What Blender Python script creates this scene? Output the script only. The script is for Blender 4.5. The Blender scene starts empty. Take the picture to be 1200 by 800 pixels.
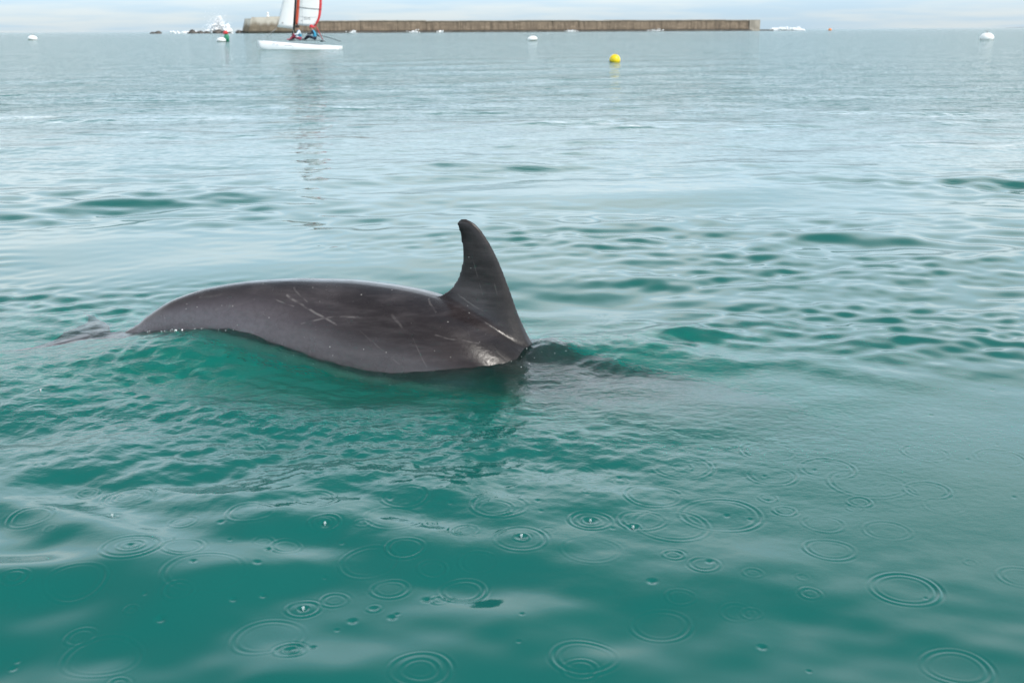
import bpy, bmesh, math, random
import numpy as np
from mathutils import Vector, Matrix

R = math.radians
random.seed(7)
rng = np.random.default_rng(11)
scene = bpy.context.scene
COL = scene.collection

# ------------------------------------------------------------------ camera
CAM_H = 1.0
cam_d = bpy.data.cameras.new('camera')
cam_d.sensor_width = 36.0
cam_d.lens = 36.0 * 1350 / 1200
cam_d.clip_start = 0.05
cam_d.clip_end = 120000
cam_d.dof.use_dof = True
cam_d.dof.focus_distance = 3.72
cam_d.dof.aperture_fstop = 8.0
cam = bpy.data.objects.new('camera', cam_d)
COL.objects.link(cam)
cam.location = (0, 0, CAM_H)
cam.rotation_euler = (Matrix.Rotation(R(90 - 15.11), 3, 'X') @ Matrix.Rotation(R(0.26 * -1), 3, 'Z')).to_euler()
scene.camera = cam

# ------------------------------------------------------------------ sky
SUN_EL, SUN_AZ = 50.0, 125.0          # azimuth clockwise from +Y (the view direction)
world = bpy.data.worlds.new('World')
scene.world = world
world.use_nodes = True
wt = world.node_tree
wt.nodes.clear()
wn, wl = wt.nodes.new, wt.links.new
sky = wn('ShaderNodeTexSky')
sky.sky_type = 'NISHITA'
sky.sun_disc = False
sky.sun_elevation = R(SUN_EL)
sky.sun_rotation = R(SUN_AZ)
sky.altitude = 0
sky.air_density = 1.0
sky.dust_density = 0.4
sky.ozone_density = 1.6
tc = wn('ShaderNodeTexCoord')
sep = wn('ShaderNodeSeparateXYZ'); wl(tc.outputs['Generated'], sep.inputs[0])
zadd = wn('ShaderNodeMath'); zadd.operation = 'ADD'; zadd.inputs[1].default_value = 0.07
zab = wn('ShaderNodeMath'); zab.operation = 'ABSOLUTE'; wl(sep.outputs['Z'], zab.inputs[0]); wl(zab.outputs[0], zadd.inputs[0])
dx = wn('ShaderNodeMath'); dx.operation = 'DIVIDE'; wl(sep.outputs['X'], dx.inputs[0]); wl(zadd.outputs[0], dx.inputs[1])
dy = wn('ShaderNodeMath'); dy.operation = 'DIVIDE'; wl(sep.outputs['Y'], dy.inputs[0]); wl(zadd.outputs[0], dy.inputs[1])
cmb = wn('ShaderNodeCombineXYZ'); wl(dx.outputs[0], cmb.inputs[0]); wl(dy.outputs[0], cmb.inputs[1])
cn = wn('ShaderNodeTexNoise'); cn.inputs['Scale'].default_value = 0.55; cn.inputs['Detail'].default_value = 7; cn.inputs['Roughness'].default_value = 0.55
wl(cmb.outputs[0], cn.inputs['Vector'])
cr = wn('ShaderNodeMapRange'); cr.interpolation_type = 'SMOOTHSTEP'
cr.inputs['From Min'].default_value = 0.36; cr.inputs['From Max'].default_value = 0.66
wl(cn.outputs['Fac'], cr.inputs['Value'])
# broken cloud: pale and bright towards the horizon, a dull rain cloud overhead
ccol = wn('ShaderNodeMix'); ccol.data_type = 'RGBA'; wl(cr.outputs[0], ccol.inputs['Factor'])
ccol.inputs['A'].default_value = (2.95, 4.15, 5.25, 1); ccol.inputs['B'].default_value = (4.1, 4.75, 5.2, 1)
def elev(a, b, lo, hi):
    n = wn('ShaderNodeMapRange'); n.interpolation_type = 'SMOOTHSTEP'
    n.inputs['From Min'].default_value = a; n.inputs['From Max'].default_value = b; n.inputs['To Min'].default_value = lo; n.inputs['To Max'].default_value = hi
    wl(zab.outputs[0], n.inputs['Value']); return n
up = wn('ShaderNodeMath'); up.operation = 'MULTIPLY'
wl(elev(0.0, 0.12, 1.0, 2.9).outputs[0], up.inputs[0]); wl(elev(0.28, 0.60, 1.0, 0.22).outputs[0], up.inputs[1])
cbr = wn('ShaderNodeVectorMath'); cbr.operation = 'SCALE'; wl(ccol.outputs['Result'], cbr.inputs[0]); wl(up.outputs[0], cbr.inputs['Scale'])
# the bank above the horizon is greyer than the blue strip at its foot
tint = wn('ShaderNodeMix'); tint.data_type = 'RGBA'; tint.inputs['A'].default_value = (1, 1, 1, 1); tint.inputs['B'].default_value = (1.12, 1.0, 0.94, 1)
wl(elev(0.02, 0.12, 0.0, 1.0).outputs[0], tint.inputs['Factor'])
ctint = wn('ShaderNodeVectorMath'); ctint.operation = 'MULTIPLY'; wl(cbr.outputs[0], ctint.inputs[0]); wl(tint.outputs['Result'], ctint.inputs[1])
mixc = wn('ShaderNodeMix'); mixc.data_type = 'RGBA'
mixc.inputs['Factor'].default_value = 0.85; wl(sky.outputs[0], mixc.inputs['A'])
wl(ctint.outputs[0], mixc.inputs['B'])
bg = wn('ShaderNodeBackground'); bg.inputs['Strength'].default_value = 0.1
wl(mixc.outputs['Result'], bg.inputs['Color'])
wo = wn('ShaderNodeOutputWorld'); wl(bg.outputs[0], wo.inputs['Surface'])

# ------------------------------------------------------------------ sun behind thin cloud
sun_d = bpy.data.lights.new('sun', 'SUN')
sun_d.energy = 2.2
sun_d.angle = R(12)
sun_d.color = (1.0, 0.95, 0.88)
sun = bpy.data.objects.new('sun', sun_d)
COL.objects.link(sun)
sdir = Vector((math.sin(R(SUN_AZ)) * math.cos(R(SUN_EL)), math.cos(R(SUN_AZ)) * math.cos(R(SUN_EL)), math.sin(R(SUN_EL))))
sun.rotation_euler = sdir.to_track_quat('Z', 'Y').to_euler()
sun.location = (20, 20, 30)

vs = scene.view_settings
vs.view_transform = 'Standard'; vs.look = 'None'; vs.exposure = 0.7; vs.gamma = 1.0
vs.use_curve_mapping = False
cy = scene.cycles
cy.use_denoising = True
cy.denoiser = 'OPENIMAGEDENOISE'
cy.denoising_input_passes = 'RGB_ALBEDO_NORMAL'
cy.denoising_prefilter = 'ACCURATE'
cy.max_bounces = 9
cy.transmission_bounces = 9
cy.volume_bounces = 4
cy.glossy_bounces = 6
cy.diffuse_bounces = 4
cy.sample_clamp_indirect = 8
cy.caustics_refractive = True
cy.caustics_reflective = True

# ------------------------------------------------------------------ helpers
def tag(o, label=None, cat=None, group=None, kind=None):
    if label: o['label'] = label
    if cat: o['category'] = cat
    if group: o['group'] = group
    if kind: o['kind'] = kind
    return o

def empty(name, loc=(0, 0, 0), rz=0.0):
    o = bpy.data.objects.new(name, None)
    o.empty_display_size = 0.2
    COL.objects.link(o)
    o.location = loc
    o.rotation_euler = (0, 0, rz)
    return o

def link(name, me, mat, parent=None, smooth=True):
    o = bpy.data.objects.new(name, me)
    COL.objects.link(o)
    if mat is not None and not me.materials: me.materials.append(mat)
    if parent: o.parent = parent
    if smooth:
        me.polygons.foreach_set('use_smooth', [True] * len(me.polygons))
    return o

def from_bm(name, bm, mat, parent=None, smooth=True):
    bmesh.ops.recalc_face_normals(bm, faces=bm.faces)
    me = bpy.data.meshes.new(name)
    bm.to_mesh(me); bm.free()
    return link(name, me, mat, parent, smooth)

class Nodes:
    def __init__(s, name):
        s.m = bpy.data.materials.new(name); s.m.use_nodes = True
        s.t = s.m.node_tree; s.t.nodes.clear()
        s.out = s.t.nodes.new('ShaderNodeOutputMaterial')
    def n(s, typ, **kw):
        nd = s.t.nodes.new(typ)
        for k, v in kw.items():
            if k in ('operation', 'data_type', 'blend_type', 'interpolation_type', 'noise_dimensions', 'feature', 'attribute_name', 'distance', 'wave_type', 'bands_direction'):
                setattr(nd, k, v)
            else:
                nd.inputs[k.replace('_', ' ')].default_value = v
        return nd
    def l(s, a, b): s.t.links.new(a, b)
    def math(s, op, a, b=None, clamp=False):
        nd = s.t.nodes.new('ShaderNodeMath'); nd.operation = op; nd.use_clamp = clamp
        for i, v in enumerate((a, b)):
            if v is None: continue
            if isinstance(v, (int, float)): nd.inputs[i].default_value = v
            else: s.l(v, nd.inputs[i])
        return nd.outputs[0]
    def mix(s, f, a, b, blend='MIX'):
        nd = s.t.nodes.new('ShaderNodeMix'); nd.data_type = 'RGBA'; nd.blend_type = blend
        for k, v in (('Factor', f), ('A', a), ('B', b)):
            if isinstance(v, (int, float)): nd.inputs[k].default_value = v
            elif isinstance(v, tuple): nd.inputs[k].default_value = (*v[:3], 1)
            else: s.l(v, nd.inputs[k])
        return nd.outputs['Result']
    def ramp(s, v, a, b, lo=0.0, hi=1.0):
        nd = s.t.nodes.new('ShaderNodeMapRange'); nd.interpolation_type = 'SMOOTHSTEP'
        nd.inputs['From Min'].default_value = a; nd.inputs['From Max'].default_value = b
        nd.inputs['To Min'].default_value = lo; nd.inputs['To Max'].default_value = hi
        s.l(v, nd.inputs['Value']); return nd.outputs[0]
    def mapped(s, scale=(1, 1, 1), rot=(0, 0, 0), src='Object'):
        t = s.t.nodes.new('ShaderNodeTexCoord'); m = s.t.nodes.new('ShaderNodeMapping')
        m.inputs['Scale'].default_value = scale; m.inputs['Rotation'].default_value = rot
        s.l(t.outputs[src], m.inputs['Vector']); return m.outputs[0]
    def noise(s, vec, scale, detail=3, rough=0.5):
        nd = s.t.nodes.new('ShaderNodeTexNoise')
        nd.inputs['Scale'].default_value = scale; nd.inputs['Detail'].default_value = detail; nd.inputs['Roughness'].default_value = rough
        if vec is not None: s.l(vec, nd.inputs['Vector'])
        return nd.outputs['Fac']

def paint(name, col, rough=0.5, var=0.12, scale=6.0, spec=0.5):
    q = Nodes(name)
    p = q.n('ShaderNodeBsdfPrincipled')
    v = q.mapped()
    f = q.noise(v, scale, 4)
    c = q.mix(q.ramp(f, 0.3, 0.7), tuple(x * (1 - var) for x in col), tuple(min(1, x * (1 + var)) for x in col))
    q.l(c, p.inputs['Base Color'])
    p.inputs['Roughness'].default_value = rough
    p.inputs['Specular IOR Level'].default_value = spec
    q.l(p.outputs[0], q.out.inputs['Surface'])
    return q.m

def lathe_bm(bm, prof, seg=24, mat=Matrix.Identity(4)):
    rings = []
    for r, z in prof:
        if r < 1e-6:
            rings.append([bm.verts.new(mat @ Vector((0, 0, z)))])
        else:
            rings.append([bm.verts.new(mat @ Vector((r * math.cos(2 * math.pi * k / seg), r * math.sin(2 * math.pi * k / seg), z))) for k in range(seg)])
    for a, b in zip(rings, rings[1:]):
        for k in range(seg):
            j = (k + 1) % seg
            vs_ = [a[k % len(a)], a[j % len(a)], b[j % len(b)], b[k % len(b)]]
            u = []
            for v in vs_:
                if v not in u: u.append(v)
            if len(u) >= 3: bm.faces.new(u)

def tube_bm(bm, pts, rad, seg=8, caps=True):
    pts = [Vector(p) for p in pts]
    rad = rad if isinstance(rad, (list, tuple)) else [rad] * len(pts)
    rings = []
    for i, p in enumerate(pts):
        t = (pts[min(i + 1, len(pts) - 1)] - pts[max(i - 1, 0)]).normalized()
        q = t.to_track_quat('Z', 'Y')
        rings.append([bm.verts.new(p + q @ Vector((rad[i] * math.cos(2 * math.pi * k / seg), rad[i] * math.sin(2 * math.pi * k / seg), 0))) for k in range(seg)])
    for a, b in zip(rings, rings[1:]):
        for k in range(seg):
            bm.faces.new((a[k], a[(k + 1) % seg], b[(k + 1) % seg], b[k]))
    if caps:
        bm.faces.new(rings[0]); bm.faces.new(rings[-1])

def box_bm(bm, c, s, rz=0.0):
    m = Matrix.Translation(Vector(c)) @ Matrix.Rotation(rz, 4, 'Z') @ Matrix.Diagonal((s[0], s[1], s[2], 1))
    bmesh.ops.create_cube(bm, size=1.0, matrix=m)

def smoothstep(x, a, b):
    t = np.clip((x - a) / (b - a), 0, 1)
    return t * t * (3 - 2 * t)

# dolphin frame: origin where the tail stock leaves the water, local +X towards the head, local -Y towards the near side
D_ORG = Vector((-1.326, 3.851, 0.0))
D_YAW = math.atan2(-0.17962582, 0.98373501)
dcos, dsin = math.cos(D_YAW), math.sin(D_YAW)

# ------------------------------------------------------------------ water surface
# (x, y, radius, strength): rain rings on the water, in metres
RINGS = [(-0.967, 2.441, 0.025, 1.25), (-0.861, 2.4, 0.057, 1.25), (-0.861, 2.4, 0.033, 1.25), (-1.021, 2.262, 0.047, 1.25), (-0.553, 2.257, 0.051, 0.8), (-0.691, 2.233, 0.029, 0.8), (-0.432, 2.347, 0.047, 0.8), (-0.391, 2.212, 0.032, 1.25), (-0.391, 2.212, 0.011, 1.25), (-0.751, 2.083, 0.057, 1.25), (-0.751, 2.083, 0.027, 1.25), (-0.652, 2.09, 0.042, 0.8), (-0.454, 2.115, 0.031, 0.8), (-0.403, 2.539, 0.091, 0.45), (-0.237, 2.359, 0.051, 0.8), (-0.038, 2.296, 0.04, 0.8), (-0.029, 2.31, 0.061, 0.8), (-0.214, 2.101, 0.037, 1.25), (-0.098, 2.188, 0.028, 0.8), (-0.925, 1.949, 0.027, 1.25), (-0.925, 1.949, 0.013, 1.25), (-0.812, 1.951, 0.056, 0.8), (-0.229, 1.952, 0.035, 0.8), (-0.327, 1.913, 0.025, 0.8), (-0.379, 1.881, 0.029, 1.25), (-0.379, 1.881, 0.012, 1.25), (-0.094, 1.947, 0.044, 1.25), (-0.135, 1.911, 0.016, 0.8), (-0.155, 2.025, 0.028, 0.8), (-0.742, 1.778, 0.025, 0.8), (-0.373, 1.724, 0.026, 1.25), (-0.373, 1.724, 0.013, 1.25), (-0.151, 1.659, 0.05, 0.8), (-0.151, 1.659, 0.033, 0.8), (-0.63, 1.637, 0.016, 0.8), (-0.61, 1.909, 0.027, 0.8), (-0.684, 1.716, 0.064, 0.45), (-0.582, 1.983, 0.076, 0.45), (-0.251, 1.877, 0.011, 0.8), (-0.419, 1.775, 0.062, 0.45), (-0.25, 2.245, 0.063, 0.45), (-0.312, 2.211, 0.016, 0.8), (-0.171, 2.227, 0.011, 0.8), (-0.281, 2.052, 0.058, 0.45), (-0.678, 1.852, 0.012, 0.8), (0.404, 2.562, 0.073, 0.8), (0.404, 2.562, 0.024, 0.8), (0.312, 2.386, 0.064, 0.8), (0.445, 2.282, 0.086, 0.8), (0.78, 2.941, 0.039, 0.8), (0.629, 2.669, 0.067, 0.8), (0.604, 2.505, 0.057, 0.8), (0.745, 2.552, 0.066, 0.8), (1.014, 2.658, 0.056, 0.8), (1.183, 2.626, 0.058, 0.8), (0.935, 2.419, 0.05, 0.8), (0.762, 2.352, 0.026, 1.25), (0.587, 2.303, 0.024, 1.25), (0.566, 2.374, 0.021, 0.8), (0.652, 2.235, 0.043, 0.45), (0.631, 2.108, 0.049, 0.8), (0.725, 1.939, 0.063, 1.25), (0.775, 2.2, 0.048, 0.45), (0.164, 2.245, 0.045, 1.25), (0.164, 2.245, 0.018, 1.25), (0.25, 2.214, 0.016, 0.8), (0.272, 2.248, 0.05, 0.8), (0.017, 2.15, 0.016, 1.25), (0.015, 2.146, 0.055, 0.8), (0.316, 2.08, 0.02, 1.25), (0.369, 2.034, 0.03, 0.8), (0.545, 1.918, 0.019, 0.8), (0.455, 1.994, 0.018, 0.45), (0.305, 1.907, 0.026, 0.45), (0.248, 2.478, 0.018, 0.8), (0.149, 2.532, 0.08, 0.45), (0.149, 2.532, 0.048, 0.45), (0.717, 1.664, 0.055, 0.8), (0.117, 1.701, 0.054, 0.8), (0.108, 1.662, 0.028, 0.8), (0.811, 2.456, 0.087, 0.45), (0.258, 1.813, 0.052, 0.45), (0.17, 2.398, 0.015, 0.8), (0.117, 2.49, 0.03, 0.8), (0.37, 4.04, 0.086, 0.8), (0.37, 4.04, 0.049, 0.8), (-0.67, 2.698, 0.051, 0.8), (-0.5, 2.131, 0.021, 0.45), (-0.376, 2.724, 0.043, 0.8), (-0.068, 2.05, 0.037, 0.45)]
DOTS = [(-0.85, 2.265, 1.3), (-0.605, 2.21, 1), (-0.483, 2.092, 1), (-0.491, 2.025, 1), (-0.61, 2.015, 0.9), (-0.46, 1.921, 0.9), (-0.619, 1.824, 1.2), (-0.283, 1.83, 1.1), (-0.214, 1.842, 1.1), (-0.207, 1.854, 0.7), (-0.306, 1.8, 0.6), (-0.158, 1.911, 1.2), (-1.121, 2.587, 1), (-1.049, 2.575, 0.7), (-1.356, 3.162, 1.3), (-0.358, 1.995, 0.6), (-0.823, 1.69, 0.8), (-0.336, 1.735, 0.8), (-0.595, 2.697, 0.9), (-1.069, 2.778, 0.8), (-0.751, 2.083, 1.1), (-0.389, 2.204, 1.5), (-0.378, 1.878, 1.3), (0.163, 2.241, 1.6), (0.25, 2.21, 1.5), (0.017, 2.15, 1.4), (0.457, 2.277, 0.9), (0.26, 1.964, 1.2), (0.417, 1.731, 1), (0.067, 2.544, 1.1), (0.054, 2.341, 0.8), (0.06, 2.286, 0.7), (0.712, 2.542, 0.8), (0.563, 2.359, 0.8), (0.381, 2.045, 1.0), (-0.373, 1.724, 1.1), (-0.251, 1.877, 0.8), (0.207, 2.206, 0.7), (-0.569, 2.132, 0.6), (-0.681, 2.133, 0.5), (-0.668, 1.897, 0.6)]

DOT_H = []
SEA = {}
gr = random.Random(40)
for _ in range(70):                          # fainter rings of the same shower
    RINGS.append((gr.uniform(-1.9, 1.9), gr.uniform(1.55, 4.2), gr.choice((0.012, 0.018, 0.03, 0.045, 0.06, 0.08)), gr.uniform(0.2, 0.5)))
for _ in range(45):
    DOTS.append((gr.uniform(-1.6, 1.6), gr.uniform(1.6, 3.4), gr.uniform(0.5, 0.95)))

def build_sea():
    # polar sheet round the viewer's boat: fine close by, coarser towards the horizon
    rr = [0.25, 0.6, 0.95, 1.2, 1.35]
    while rr[-1] < 45000:
        r = rr[-1]
        rr.append(r + min(0.00076 * (r * r + 1), 0.06 * r + 0.02))
    rr = np.array(rr)
    dr = np.gradient(rr)
    inner = np.linspace(-R(31), R(31), 1000)
    side = np.linspace(R(31), R(56), 141)[1:]              # less fine to either side of the view
    outer = np.linspace(R(56), R(304), 51)[1:-1]
    ang = np.concatenate([inner, side, outer, 2 * math.pi - side[::-1]])
    nr, na = len(rr), len(ang)
    rg = np.repeat(rr, na); ag = np.tile(ang, nr)
    dg = np.repeat(dr, na)
    dgs = np.maximum(dg, rg * 0.00108 * 0.5)
    aa = np.tile(np.abs(np.where(ang > math.pi, ang - 2 * math.pi, ang)), nr)
    dgs = np.where(aa > R(31.01), np.maximum(dgs, rg * 0.0031), dgs)
    dgs = np.where(aa > R(56.01), np.maximum(dgs, rg * 0.087), dgs)
    x = rg * np.sin(ag); y = rg * np.cos(ag)
    h = np.zeros_like(x)
    # slowly varying wind patches
    def lowf(seed, lam, n=7):
        g = np.random.default_rng(seed); o = np.zeros_like(x)
        for _ in range(n):
            a = g.uniform(0, 2 * math.pi); k = 2 * math.pi / (lam * g.uniform(0.7, 1.6))
            o += np.sin(k * (x * math.cos(a) * 0.55 + y * math.sin(a)) + g.uniform(0, 6.28))
        return o / math.sqrt(n / 2)
    p1 = lowf(3, 2.2); p2 = lowf(4, 1.1); p3 = lowf(9, 5.0)
    # ---- wind waves
    g = np.random.default_rng(21)
    bands = [  # wavelength from, to, count, rms slope, spread of direction, patchiness, share close to the boat
        (2.2, 6.0, 8, 0.012, 22, 0, 1.2),
        (0.9, 2.2, 12, 0.019, 28, 0, 1.3),
        (0.40, 0.9, 18, 0.044, 34, 1, 0.9),
        (0.18, 0.40, 26, 0.072, 38, 1, 0.95),
        (0.07, 0.18, 36, 0.085, 42, 2, 0.36)]
    gust = 1 + 0.7 * np.exp(-((x - 1.7) / 1.1) ** 2 - ((y - 4.2) / 1.3) ** 2)
    calm = smoothstep(y, 2.6, 4.6)          # sheltered, glassy water close to the boat
    for lo, hi, n, slope, spread, mod, nearw in bands:
        for i in range(n):
            lam = lo * (hi / lo) ** ((i + g.uniform(0, 1)) / n)
            a = R(-90 + 12) + g.normal(0, R(spread))
            k = 2 * math.pi / lam
            s = slope * math.sqrt(2.0 / n) * g.uniform(0.7, 1.3)
            fade = np.clip((lam / dgs - 2.5) / 3.0, 0, 1)
            ph = k * (x * math.cos(a) + y * math.sin(a)) + g.uniform(0, 6.28) + 0.5 * p3 + 0.25 * p1
            w = (s / k) * np.sin(ph) * fade
            if mod == 1: w *= np.clip(0.55 + 0.45 * p1, 0.05, 1.6)
            if mod == 2: w *= gust * np.clip(0.55 + 0.4 * p2 + 0.25 * p1, 0.1, 1.6)
            w *= nearw + (1 - nearw) * calm
            h += w
    # ---- water thrown up by the dolphin
    ux = (x - D_ORG.x) * dcos + (y - D_ORG.y) * dsin
    vy = -(-(x - D_ORG.x) * dsin + (y - D_ORG.y) * dcos)          # positive towards the near side
    def bump(u0, v0, su, sv, amp, rot=0.0):
        c, s_ = math.cos(R(rot)), math.sin(R(rot))
        a = (ux - u0) * c + (vy - v0) * s_; b = -(ux - u0) * s_ + (vy - v0) * c
        return amp * np.exp(-(a / su) ** 2 - (b / sv) ** 2)
    loc = (bump(0.42, 0.17, 0.32, 0.22, 0.068) + bump(1.04, 0.36, 0.28, 0.20, -0.040) 
           + bump(1.75, -0.05, 0.22, 0.16, 0.022) + bump(1.47, 0.02, 0.10, 0.13, 0.020) + bump(0.7, 0.75, 0.55, 0.12, 0.016, -8)
           + bump(-0.20, 0.20, 0.22, 0.16, -0.018) + bump(-0.75, 0.1, 0.22, 0.14, 0.014) + bump(1.95, -0.28, 0.16, 0.07, 0.010))
    h += loc
    near = np.exp(-((ux - 0.65) / 1.6) ** 2 - ((vy - 0.45) / 0.70) ** 2)
    gg = np.random.default_rng(5)
    for i in range(46):                       # confused small ripples round the animal
        lam = 0.022 * (0.12 / 0.022) ** ((i + gg.uniform(0, 1)) / 46)
        a = gg.uniform(0, 6.28) if i % 3 else R(-90) + gg.normal(0, 0.5)
        k = 2 * math.pi / lam
        fade = np.clip((lam / dgs - 2.5) / 3.0, 0, 1)
        h += near * fade * (0.22 * math.sqrt(2 / 46) / k) * np.sin(k * (x * math.cos(a) + y * math.sin(a)) + gg.uniform(0, 6.28) + 1.2 * p2) * np.clip(0.6 + 0.4 * p2, 0, 1.5)
    # wash spreading from the fin
    rd = np.hypot(ux - 1.45, vy - 0.05)
    h += 0.0011 * np.sin(2 * math.pi * rd / 0.05 + 0.6 * p2) * np.exp(-(rd / 0.32) ** 2)
    # ---- rain rings
    for (cx, cy_, rad, st) in RINGS:
        m = np.nonzero((np.abs(x - cx) < rad + 0.09) & (np.abs(y - cy_) < rad + 0.09))[0]
        d = np.hypot(x[m] - cx, y[m] - cy_)
        lam = 0.011 + 0.06 * rad * 0.6
        e = np.where(d > rad, np.exp(-((d - rad) / (0.6 * lam)) ** 2), np.exp(-((d - rad) / (0.8 * lam + 0.06 * rad)) ** 2))
        th = np.arctan2(y[m] - cy_, x[m] - cx)
        k1, k2 = (cx * 37.7) % 6.28, (cy_ * 91.3) % 6.28
        d = d * (1 + 0.03 * np.sin(2 * th + k1) + 0.02 * np.sin(3 * th + k2))
        brk = np.clip(0.72 + 0.28 * np.sin(th + k2) + 0.25 * np.sin(3 * th + k1), 0.12, 1.2)
        h[m] += st * brk * min(1.0, (cy_ / 2.5) ** 1.1) * 0.092 * lam * np.sin(2 * math.pi * (d - rad) / lam + 1.2) * e
    for (cx, cy_, s) in DOTS:
        m = np.nonzero((np.abs(x - cx) < 0.05) & (np.abs(y - cy_) < 0.05))[0]
        d = np.hypot(x[m] - cx, y[m] - cy_)
        q = d / (0.0075 * s)
        h[m] += -0.0022 * s * (1 - 0.6 * q ** 2) * np.exp(-q ** 2 * 0.9)
    for (cx, cy_, s) in DOTS:
        DOT_H.append(float(h[np.argmin((x - cx) ** 2 + (y - cy_) ** 2)]))
    SEA.update(x=x, y=y, h=h)
    co = np.empty((nr * na + 1, 3), np.float32)
    co[:-1, 0] = x; co[:-1, 1] = y; co[:-1, 2] = h
    co[-1] = (0, 0, 0)
    i = np.arange(nr - 1)[:, None] * na; j = np.arange(na)[None, :]; j2 = (j + 1) % na
    q = np.stack([i + j, i + j2, i + na + j2, i + na + j], -1).reshape(-1, 4)[:, ::-1]
    tri = np.stack([np.full(na, nr * na), (np.arange(na) + 1) % na, np.arange(na)], -1)[:, ::-1]
    me = bpy.data.meshes.new('sea')
    nq, nt = len(q), len(tri)
    me.vertices.add(len(co)); me.vertices.foreach_set('co', co.ravel())
    me.loops.add(nq * 4 + nt * 3)
    me.loops.foreach_set('vertex_index', np.concatenate([q.ravel(), tri.ravel()]).astype(np.int32))
    me.polygons.add(nq + nt)
    me.polygons.foreach_set('loop_start', np.concatenate([np.arange(nq) * 4, nq * 4 + np.arange(nt) * 3]).astype(np.int32))
    me.polygons.foreach_set('use_smooth', np.ones(nq + nt, bool))
    me.update(calc_edges=True)
    me.validate()
    if me.polygons[0].normal.z < 0:
        me.flip_normals()
    clear = np.clip(1.25 * np.exp(-((ux - 0.85) / 1.35) ** 4 - ((vy - 0.18) / 0.52) ** 4), 0, 1)
    for nm, val in (('ripple', np.clip(near, 0, 1)), ('clear', clear)):
        at = me.attributes.new(nm, 'FLOAT', 'POINT')
        at.data.foreach_set('value', np.append(val, 0).astype(np.float32))
    return me

def water_material():
    q = Nodes('sea_water')
    t = q.n('ShaderNodeTexCoord')
    ln = q.t.nodes.new('ShaderNodeVectorMath'); ln.operation = 'LENGTH'
    q.l(t.outputs['Object'], ln.inputs[0])
    far = q.ramp(ln.outputs['Value'], 5, 20)
    v1 = q.mapped((0.55, 1.0, 1), (0, 0, R(-10)))
    n1 = q.noise(v1, 1.3, 5, 0.55)
    v2 = q.mapped((0.85, 0.26, 1), (0, 0, R(-6)))
    n2 = q.noise(v2, 1.0, 4, 0.6)
    b1 = q.n('ShaderNodeBump'); b1.inputs['Distance'].default_value = 0.36
    q.l(n1, b1.inputs['Height']); q.l(q.math('MULTIPLY', far, 0.6), b1.inputs['Strength'])
    b2 = q.n('ShaderNodeBump'); b2.inputs['Distance'].default_value = 0.7
    q.l(n2, b2.inputs['Height']); q.l(q.math('MULTIPLY', far, 0.35), b2.inputs['Strength'])
    q.l(b1.outputs[0], b2.inputs['Normal'])
    at = q.n('ShaderNodeAttribute', attribute_name='ripple')
    n3 = q.noise(q.mapped((0.8, 1, 1)), 42, 3, 0.6)
    b3 = q.n('ShaderNodeBump'); b3.inputs['Distance'].default_value = 0.012
    q.l(n3, b3.inputs['Height']); q.l(q.math('MULTIPLY', at.outputs['Fac'], 0.5), b3.inputs['Strength'])
    q.l(b2.outputs[0], b3.inputs['Normal'])
    # mirror of the sky over turbid water: part of the light comes back from just under the surface, the rest passes deeper
    fr = q.n('ShaderNodeFresnel'); fr.inputs['IOR'].default_value = 1.333; q.l(b3.outputs[0], fr.inputs['Normal'])
    gs = q.n('ShaderNodeBsdfGlossy'); gs.inputs['Roughness'].default_value = 0.06; q.l(b3.outputs[0], gs.inputs['Normal'])
    rf = q.n('ShaderNodeBsdfRefraction'); rf.inputs['IOR'].default_value = 1.333; rf.inputs['Roughness'].default_value = 0.0
    q.l(b3.outputs[0], rf.inputs['Normal'])
    df = q.n('ShaderNodeBsdfDiffuse'); df.inputs['Color'].default_value = (0.003, 0.104, 0.090, 1)
    geo = q.n('ShaderNodeNewGeometry')
    turbid = q.math('MULTIPLY', q.math('SUBTRACT', 1.0, geo.outputs['Backfacing']), q.math('SUBTRACT', 1.0, q.math('MULTIPLY', q.n('ShaderNodeAttribute', attribute_name='clear').outputs['Fac'], 0.92)))
    q.l(b3.outputs[0], df.inputs['Normal'])
    body = q.n('ShaderNodeMixShader'); q.l(turbid, body.inputs[0]); q.l(rf.outputs[0], body.inputs[1]); q.l(df.outputs[0], body.inputs[2])
    surf = q.n('ShaderNodeMixShader'); q.l(fr.outputs[0], surf.inputs[0]); q.l(body.outputs[0], surf.inputs[1]); q.l(gs.outputs[0], surf.inputs[2])
    q.l(surf.outputs[0], q.out.inputs['Surface'])
    sc = q.n('ShaderNodeVolumeScatter'); sc.inputs['Color'].default_value = (0.02, 0.50, 0.42, 1); sc.inputs['Density'].default_value = 1.4
    ab = q.n('ShaderNodeVolumeAbsorption'); ab.inputs['Color'].default_value = (0.0, 0.86, 0.80, 1); ab.inputs['Density'].default_value = 1.1
    ad = q.n('ShaderNodeAddShader')
    q.l(sc.outputs[0], ad.inputs[0]); q.l(ab.outputs[0], ad.inputs[1])
    q.l(ad.outputs[0], q.out.inputs['Volume'])
    return q.m

sea = link('sea', build_sea(), water_material(), smooth=False)
tag(sea, 'green sea pitted with rain rings, pale towards the horizon', 'sea', kind='structure')

bm = bmesh.new()
bmesh.ops.create_circle(bm, cap_ends=True, radius=46000, segments=48)
for v in bm.verts: v.co.z = -9.0
bed = from_bm('seabed', bm, paint('wet_sand', (0.22, 0.2, 0.15), 0.9, 0.2, 0.3), smooth=False)
tag(bed, 'sandy seabed far below the green water', 'seabed', kind='structure')

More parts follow.
